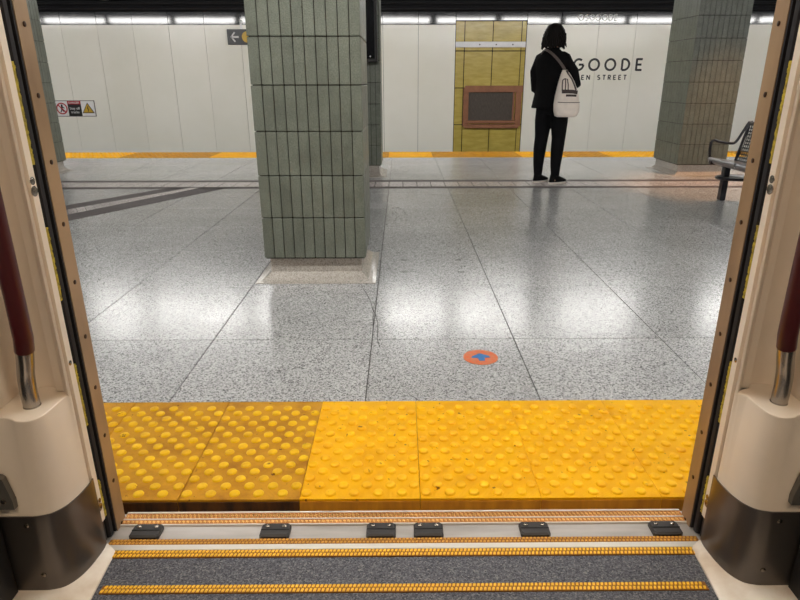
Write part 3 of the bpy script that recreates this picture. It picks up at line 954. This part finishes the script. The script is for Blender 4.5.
strip_on_bag('handle', [(-0.015,0.27),(-0.016,0.33),(-0.026,0.385),(-0.055,0.39)], 0.010, M_strap)
strip_on_bag('seam', [(-0.12,0.155),(-0.04,0.150),(0.04,0.150),(0.118,0.150)], 0.007, M_strap, 0.004)
# shoulder strap over the jacket's back, up to the left shoulder
sp = [(-0.045,0.006,0.478),(-0.085,0.010,0.530),(-0.135,0.030,0.590),(-0.185,0.075,0.645),(-0.222,0.16,0.682),(-0.232,0.24,0.672),(-0.21,0.32,0.60)]
v = []; f = []
for i,p in enumerate(smooth_curve(sp, 4)):
    p = Vector(p)
    for dx, dz in ((-0.011,-0.009),(0.011,0.009)):
        v.append((p.x+dx,p.y,p.z+dz)); v.append((p.x+dx,p.y-0.006,p.z+dz))
k_ = len(v)//4
for i in range(k_-1):
    o = 4*i
    f += [(o,o+2,o+6,o+4),(o+1,o+5,o+7,o+3),(o,o+4,o+5,o+1),(o+2,o+3,o+7,o+6)]
f += [(0,1,3,2),(4*k_-4,4*k_-2,4*k_-1,4*k_-3)]
MB().add(v,f).build('shoulder_strap', M_strap, bag, 0)
strip_on_bag('side_strap', [(-0.040,0.475),(-0.02,0.44),(0.02,0.39),(0.055,0.32),(0.072,0.275)], 0.014, M_strap)

# ------------------------------------------------------------------ train carriage
CX, HW = 0.005, 0.767          # door centre and half width
tf = MB().box(-1.6, 1.6, -1.6, 1.224, -0.08, -0.002).build('floor_carriage', M_rubberfloor, smooth=0)
tag(tf, 'speckled grey rubber floor of the carriage with yellow grip strips', None, None, 'structure')
def grip(name, y0, y1, z, nubmat, xw=HW-0.005, rows_=2, slant=0.0, pitch=0.0098, parent=tf, basemat=None):
    p = MB().box(CX-xw, CX+xw, y0, y1, z-0.006, z+0.001).build(name, basemat or M_stripbase, parent, 0)
    b = MB()
    rh = (y1-y0)/rows_
    nn = int(2*xw/pitch)
    for r_ in range(rows_):
        yc = y0+rh*(r_+0.5)
        for i in range(nn):
            x = CX-xw+pitch*(i+0.5+(0.5 if r_ % 2 else 0))
            if x > CX+xw-pitch*0.4: continue
            hw, hh = pitch*0.40, rh*0.44
            v = [(x-hw+slant*rh,yc-hh,z),(x+hw*0.5,yc-hh,z),(x+hw,yc+hh*0.2,z),(x+hw-slant*rh,yc+hh,z),(x-hw*0.5,yc+hh,z),(x-hw,yc-hh*0.2,z)]
            top = [(x+(a-x)*0.8,yc+(c-yc)*0.8,z+0.0028) for a,c,_ in v]
            b.loft([v, top])
    tag(b.build('grip_nubs', nubmat, p, 0, False), kind='stuff')
    return p
grip('grip_strip', 1.224, 1.2485, 0.0, M_nub, HW-0.02)
grip('grip_strip', 1.110, 1.134, 0.0, M_nub, HW-0.05)
grip('grip_strip', 0.965, 0.989, 0.0, M_nub, HW-0.05)
th = MB().box(CX-HW-0.02, CX+HW+0.02, 1.2485, 1.393, -0.06, -0.004).build('trim_threshold', M_thresh, smooth=0)
tag(th, 'aluminium door threshold with grip strips and black bumper blocks', None, None, 'structure')
MB().box(CX-HW-0.01, CX+HW+0.01, 1.2485, 1.267, -0.006, 0.003, 0.001).build('threshold_lip', M_thresh_lt, th, 0)
grip('grip_strip', 1.267, 1.287, 0.001, M_nub_dirty, HW, parent=th)
MB().box(CX-HW, CX+HW, 1.342, 1.346, -0.006, 0.002, 0.0006).build('threshold_rib', M_thresh_lt, th, 0)
grip('grip_strip', 1.346, 1.3625, 0.0, M_nub_old, HW, 1, 0.5, 0.0115, th, M_stripbase2)
MB().box(CX-HW, CX+HW, 1.3625, 1.3665, -0.006, 0.003, 0.0006).build('threshold_rib', M_thresh_lt, th, 0)
grip('grip_strip', 1.3665, 1.3885, 0.0, M_nub_old, HW, 1, 0.5, 0.0115, th, M_stripbase2)
MB().box(CX-HW, CX+HW, 1.3885, 1.394, -0.03, 0.003, 0.0006).build('threshold_rib', M_thresh_lt, th, 0)
# bumper blocks on the threshold
def block_mesh():
    secs = []
    def ring(x0,x1,y0,y1,z,c=0.006):
        return [(x0+c,y0,z),(x1-c,y0,z),(x1,y0+c,z),(x1,y1-c,z),(x1-c,y1,z),(x0+c,y1,z),(x0,y1-c,z),(x0,y0+c,z)]
    b = MB().loft([ring(-0.039,0.039,-0.026,0.024,-0.004),ring(-0.039,0.039,-0.026,0.024,0.005),ring(-0.036,0.036,-0.021,0.021,0.009)])
    me = b.mesh('bumper_block', 20); me.materials.append(M_block.m); return me
bmh = block_mesh()
ridge = MB().box(-0.037,0.037,-0.004,-0.001,0.0085,0.0105).mesh('ridge',0); ridge.materials.append(M_black.m)
boltm = MB().disc((0,0,0.0085),(0,0,1),0.0058,0.003,10,0.004).mesh('bolt',40); boltm.materials.append(M_screw.m)
where = ['leftmost, against the left door jamb', 'second from the left door jamb', 'left one of the close middle pair', 'right one of the close middle pair', 'second from the right door jamb', 'rightmost, against the right door jamb']
for i,(x,w) in enumerate(zip((-0.680,-0.338,-0.057,0.069,0.352,0.702), where)):
    r_ = empty('bumper_block', (x, 1.316, 0.0))
    tag(r_, 'small black bumper block on the metal threshold, '+w, 'block', 'bumper blocks along the door threshold')
    link('block', bmh, r_)
    link('ridge', ridge, r_)
    for sx in (-0.022, 0.022):
        link('bolt', boltm, r_, (sx, 0.011, 0.0))

lower_pts = [(-0.003,1.241),(-0.002,1.215),(0.002,1.185),(0.012,1.156),(0.030,1.135),(0.055,1.126),(0.085,1.124),(0.20,1.124)]
ledge_pts = [(-0.003,1.241),(0.006,1.233),(0.009,1.190),(0.014,1.150),(0.030,1.129),(0.057,1.129),(0.090,1.143),(0.20,1.155)]
upper_pts = [(-0.003,1.241),(0.001,1.2375),(0.008,1.244),(0.024,1.262),(0.050,1.278),(0.080,1.282),(0.108,1.270),(0.120,1.245),(0.119,1.205),(0.122,1.170),(0.132,1.142),(0.155,1.128),(0.20,1.124)]
def side(s, nm, word_):
    X = lambda o: CX+s*(HW+o)
    # outer jamb with rivets
    jb = MB().box(min(X(0),X(0.05)), max(X(0),X(0.05)), 1.327, 1.375, -0.02, 2.0, 0.002).build('trim_jamb_'+nm, M_jamb, smooth=0)
    tag(jb, 'bronze metal door jamb with a row of rivets on the '+word_, None, None, 'structure')
    me = MB().disc((0,0,0), (-s,0,0), 0.0055, 0.0022, 10, 0.003).mesh('rivet', 40); me.materials.append(M_rivet.m)
    for k in range(14):
        link('rivet', me, jb, (X(0), 1.352, 0.001+0.1375*k))
    # retracted sliding door leaf with rubber edge
    dl = MB().box(min(X(0.018),X(0.6)), max(X(0.018),X(0.6)), 1.292, 1.318, 0.0, 1.98).build('door_1' if s < 0 else 'door_2', M_black, smooth=0)
    tag(dl, 'sliding door leaf drawn back into the '+word_+' pocket', None, None, 'structure')
    prof = [(0.03,1.296),(0.010,1.297),(0.005,1.301),(0.004,1.308),(0.005,1.315),(0.010,1.320),(0.03,1.321)]
    MB().prism([(X(a), c) for a, c in prof], 0.0, 1.98).build('rubber_edge', M_rubber, dl)
    MB().box(min(X(0.0015),X(0.045)), max(X(0.0015),X(0.045)), 1.3205, 1.3265, 0.0, 1.98).build('gap_shade_strip', M_rubber, dl, 0)  # black strip standing in for the shade in the gap beside the rubber
    # yellow brush seal in lengths
    br = MB().box(min(X(0.012),X(0.03)), max(X(0.012),X(0.03)), 1.280, 1.292, 0.0, 1.98).build('trim_brush_'+nm, M_black, smooth=0)
    tag(br, 'yellow brush seal strip behind the '+word_+' door jamb', None, None, 'structure')
    for z0, z1 in ((0.966,1.165),(0.666,0.832),(0.345,0.505),(0.078,0.184),(1.3,1.5)):
        b = MB()
        z = z0
        while z < z1:
            h = random.uniform(0.003, 0.006)
            o = random.uniform(-0.0005, 0.001)
            b.box(min(X(o),X(0.02)), max(X(o),X(0.02)), 1.2795, 1.2905+random.uniform(0,0.0015), z, z+h)
            z += h
        tag(b.build('bristles', M_brush, br, 0, False), kind='stuff')
    # interior corner panel
    wl = empty('wall_'+nm, (X(0.08), 1.2, 0))
    tag(wl, 'moulded beige corner panel of the carriage on the '+word_, None, None, 'structure')
    inv = lambda o: o
    def part(mb, name, mat, smooth=35):
        o = mb.build(name, mat, wl, smooth)
        o.location = (-X(0.08), -1.2, 0)
        return o
    fwd = lambda y: -0.014*min(1.0, max(0.0, (1.20-y)/0.07))
    def poly(pts, grow=0.0):
        c = smooth_curve(pts, 5)
        return [(X(a), y) for a, y in c]+[(X(0.20),1.29),(X(0.04),1.29),(X(0.04),1.262),(X(0.006),1.260),(X(0.006),1.247),(X(-0.001),1.245)]
    pa, pb = poly(lower_pts), [(x+(0.007 if s > 0 and y < 1.232 else 0), y) for x, y in poly(ledge_pts)]
    lo = part(MB().loft([[(x,y+fwd(y),0.0) for x,y in pa],[(x,y,0.26) for x,y in pa],[(x*0.6+u*0.4,y*0.6+v*0.4,0.37) for (x,y),(u,v) in zip(pa,pb)],[(x,y,0.452) for x,y in pb]]), 'lower_panel', M_beige, 40)
    bv = lo.modifiers.new('bevel', 'BEVEL'); bv.width = 0.004; bv.segments = 2; bv.limit_method = 'ANGLE'; bv.angle_limit = R(50)
    part(MB().prism(poly(upper_pts), 0.4525, 2.0), 'upper_panel', M_beige, 40)
    # vertical bead along the jamb edge
    bd = [(X(-0.002),1.258),(X(-0.002),1.278),(X(0.01),1.2785),(X(0.01),1.2575)]
    part(MB().prism(bd, 0.078, 2.0), 'edge_strip', M_beige, 0)
    def screw(z, y, r=0.006):
        part(MB().disc((X(-0.001), y, z), (-s,0,0), r, 0.003, 12, r*0.5), 'screw', M_screw)
    for z in (0.936, 0.915):
        screw(z, 1.266, 0.0110 if z < 0.92 else 0.0085)
    screw(0.522, 1.266)
    screw(0.139, 1.268, 0.0075); screw(0.122, 1.266, 0.0105)
    # steel kick plate wrapped round the lower panel
    c = smooth_curve([(-0.001,1.259)]+lower_pts[:], 5)
    kr = []
    for z in (0.018, 0.213):
        pass
    inner = [Vector((X(a), y)) for a, y in c]
    outer = []
    for i, p in enumerate(inner):
        a, d = inner[max(i-1,0)], inner[min(i+1,len(inner)-1)]
        t = (d-a).normalized(); nn = Vector((t.y, -t.x))*s
        if nn.y > 0 and abs(nn.y) > 0.3: nn = -nn
        if abs(nn.y) <= 0.3 and nn.x*s > 0: nn = -nn
        outer.append(p+nn*0.003)
    kp = [tuple(p) for p in outer]+[tuple(p) for p in inner[::-1]]
    part(MB().loft([[(x, y+fwd(y)*(1-z/0.26), z) for x, y in kp] for z in (0.006, 0.213)]), 'kick_plate', M_steel, 40)
    for (a, y, z, nx, ny) in ((0.002,1.228,0.183,-1,0),(0.082,1.121,0.190,0,-1),(0.066,1.113,0.058,0,-1)):
        part(MB().disc((X(a)-s*0.002*abs(nx), y-0.002*abs(ny), z), (nx*s, ny, 0), 0.0058, 0.004, 12, 0.003), 'rivet', M_screw)
    # white curb moulding where the panel meets the floor
    base = [(X(a-0.002*0), y) for a, y in c]+[(X(0.20),1.10),(X(0.20),0.80)]
    r0 = [(X(a), y, 0.034) for a, y in c]
    ring_top = []; ring_mid = []; ring_bot = []
    m_ = len(c)
    for i, (a, y) in enumerate(c):
        t = i/(m_-1)
        # outwards offset direction: towards the aisle first, then towards the camera
        ax = -0.030*(1-t); ay = -0.05*t
        fx = -0.030-0.012*t if t < 0.75 else None
        gx = (-0.030-0.018*min(1,t*1.3)); gy = 1.245-0.36*t
        ring_top.append((X(a+0.006), y+fwd(y)+0.006, 0.015))
        ring_mid.append((X(a-0.010*(1-t)), y+fwd(y)-0.018*t-0.003, 0.014))
        ring_bot.append((X(gx), gy, 0.003))
    ring_mid2 = [(p[0]*0.55+q[0]*0.45, p[1]*0.55+q[1]*0.45, 0.009) for p, q in zip(ring_mid, ring_bot)]
    ring_low = [(p[0],p[1],-0.004) for p in ring_bot]
    ring_topl = [(p[0],p[1],-0.004) for p in ring_top]
    loops = [list(k) for k in zip(ring_topl, ring_top, ring_mid, ring_mid2, ring_bot, ring_low)]
    part(MB().loft(loops), 'floor_curb', M_curb, 60)
    part(MB().prism([(X(0.02),1.12),(X(0.14),1.12),(X(0.14),0.7),(X(-0.046),0.7),(X(-0.046),0.9)], -0.004, 0.004), 'curb_base', M_curb, 0)
    # grab pole
    gp = empty('grab_pole', (X(0.058)+(0.012 if s > 0 else 0), 1.194, 0.452))
    tag(gp, 'dark red grab pole with bent steel foot beside the '+('left' if s < 0 else 'right')+' edge of the doorway', 'pole', 'grab poles beside the door')
    q = [(0.058,1.196,0.450),(0.058,1.195,0.49),(0.052,1.190,0.53),(0.040,1.180,0.565),(0.029,1.170,0.60),(0.022,1.165,0.63)]
    loc = lambda p: (X(p[0])-X(0.058), p[1]-1.196, p[2]-0.452)
    MB().tube([loc(p) for p in smooth_curve(q, 4)], 0.0172, 18).build('steel_foot', M_polesteel, gp)
    q2 = [(0.029,1.170,0.598),(0.022,1.165,0.63),(0.020,1.163,0.70),(0.020,1.163,1.0),(0.020,1.163,1.9)]
    MB().tube([loc(p) for p in q2], 0.0188, 18).build('grip', M_pole, gp)
    MB().disc((0,0,0.0002),(0,0,1),0.0182,0.002,18).build('collar', M_polesteel, gp)
    # seat base and its bracket at the very edge of the view
    sb = empty('seat_base', (X(0.3), 0.85, 0.0))
    tag(sb, 'black seat pedestal at the '+('lower left' if s < 0 else 'lower right')+' corner inside the carriage', 'seat', 'seat pedestals beside the door')
    l2 = lambda o, y: (X(o)-X(0.3), y-0.85)
    MB().prism([l2(0.130,1.104),(X(0.55)-X(0.3),1.104-0.85),(X(0.55)-X(0.3),0.55-0.85),l2(0.142,0.55)], 0.004, 0.24).build('pedestal', M_black, sb, 0)
    MB().prism([l2(0.136,1.10),(X(0.55)-X(0.3),1.10-0.85),(X(0.55)-X(0.3),0.5-0.85),l2(0.150,0.5)], 0.24, 0.262).build('top_plate', M_black, sb, 0)
    bk = empty('wall_bracket', (X(0.12), 1.124, 0.25))
    tag(bk, 'grey metal bracket with two screws on the beige panel at the '+('left' if s < 0 else 'right')+' edge', 'bracket', 'seat brackets')
    pl = [(0.093,0.240),(0.093,0.262),(0.104,0.318),(0.110,0.324),(0.19,0.330),(0.19,0.240)]
    v = [(X(a)-X(0.12), yy, z-0.25) for yy in (-0.014,0.0) for a,z in pl]
    k = len(pl)
    MB().add(v, [tuple(range(k)), tuple(range(2*k-1,k-1,-1))]+[(i,(i+1)%k,k+(i+1)%k,k+i) for i in range(k)]).build('plate', M_bracket, bk, 0)
    for a, z in ((0.113,0.262),(0.121,0.302)):
        MB().disc((X(a)-X(0.12), -0.014, z-0.25),(0,-1,0),0.006,0.003,12,0.003).build('screw', M_screw, bk)
side(-1, 'left', 'left')
side(1, 'right', 'right')

# carriage shell around the doorway
def shell(name, label, *bx_, mat=M_shell):
    return tag(MB().box(*bx_).build(name, mat, smooth=0), label, None, None, 'structure')
shell('wall_front_left', 'carriage side wall left of the doorway', -3.2, CX-HW-0.20, 1.13, 1.29, -0.05, 2.15)
shell('wall_front_right', 'carriage side wall right of the doorway', CX+HW+0.20, 3.2, 1.13, 1.29, -0.05, 2.15)
shell('wall_front_top', 'carriage wall above the doorway', CX-HW-0.2, CX+HW+0.2, 1.13, 1.375, 1.98, 2.15)
shell('wall_rear', 'far side wall of the carriage behind the viewer', -3.2, 3.2, -1.75, -1.6, -0.05, 2.15)
shell('ceiling_carriage', 'carriage ceiling', -3.2, 3.2, -1.75, 1.375, 2.15, 2.25)
for i, xx in enumerate((-0.9, 0.9)):
    tl = empty('carriage_lamp', (xx, -0.05, 2.11))
    tag(tl, 'warm ceiling lamp of the carriage, '+('left' if i == 0 else 'right')+' of the doorway', 'lamp', 'carriage ceiling lamps')
    MB().box(-0.8, 0.8, -0.12, 0.12, 0.0, 0.039, 0.004).build('housing', M_housing, tl, 0)
    MB().box(-0.78, 0.78, -0.10, 0.10, -0.02, -0.0005, 0.004).build('diffuser', M_trainlamp, tl, 0)

# ------------------------------------------------------------------ platform lamps
proto = None
def lamp_row(y, z, x0, x1, step, length, what, w=0.17, h=0.10):
    k = 0
    x = x0
    while x < x1:
        r_ = empty('ceiling_lamp', (x, y, z))
        tag(r_, 'fluorescent ceiling lamp '+what, 'lamp', 'fluorescent lamps '+what)
        key = (length, w, h)
        if key not in lampc:
            a = MB().box(-length/2-0.02, length/2+0.02, -w/2-0.02, w/2+0.02, h+0.001, h+0.06, 0.006).mesh('housing', 0); a.materials.append(M_housing.m)
            d = MB().box(-length/2, length/2, -w/2, w/2, 0.0, h, 0.012).mesh('diffuser', 0); d.materials.append(M_tube)
            lampc[key] = (a, d)
        link('housing', lampc[key][0], r_)
        link('diffuser', lampc[key][1], r_)
        MB().tube([(0,0,h+0.06),(0,0,2.95-z)], 0.012, 6).build('hanger', M_housing, r_)
        x += step; k += 1
lampc = {}
lamp_row(9.6, 2.555, -10.2, 10.5, 1.7, 1.5, 'over the far platform edge')
lamp_row(2.35, 2.56, -8.5, 9.0, 1.7, 1.5, 'over the near platform edge')

# added warm downlight, unseen, for the orange glow by the right pillar
dl_ = empty('added_warm_spot', (3.85, 6.92, 2.80))
tag(dl_, 'added unseen warm spotlight for the orange glow by the right pillar', 'lamp')
MB().loft([[(q*math.cos(2*math.pi*i/18), q*math.sin(2*math.pi*i/18), z) for i in range(18)] for q, z in ((0.085,0.0),(0.09,0.02),(0.075,0.12),(0.03,0.15))], cap=False).build('shade', M_black, dl_)
MB().tube([(0,0,0.14),(0,0,0.15)], 0.03, 8).build('mount', M_black, dl_)
ld = bpy.data.lights.new('spot', 'SPOT')
ld.energy = WARM_SPOT; ld.color = (1.0, 0.55, 0.28); ld.spot_size = R(62); ld.spot_blend = 0.6; ld.shadow_soft_size = 0.06
lo_ = bpy.data.objects.new('bulb', ld); col.objects.link(lo_); lo_.parent = dl_; lo_.location = (0,0,0.02)
lo_.rotation_euler = (R(0), R(0), 0)
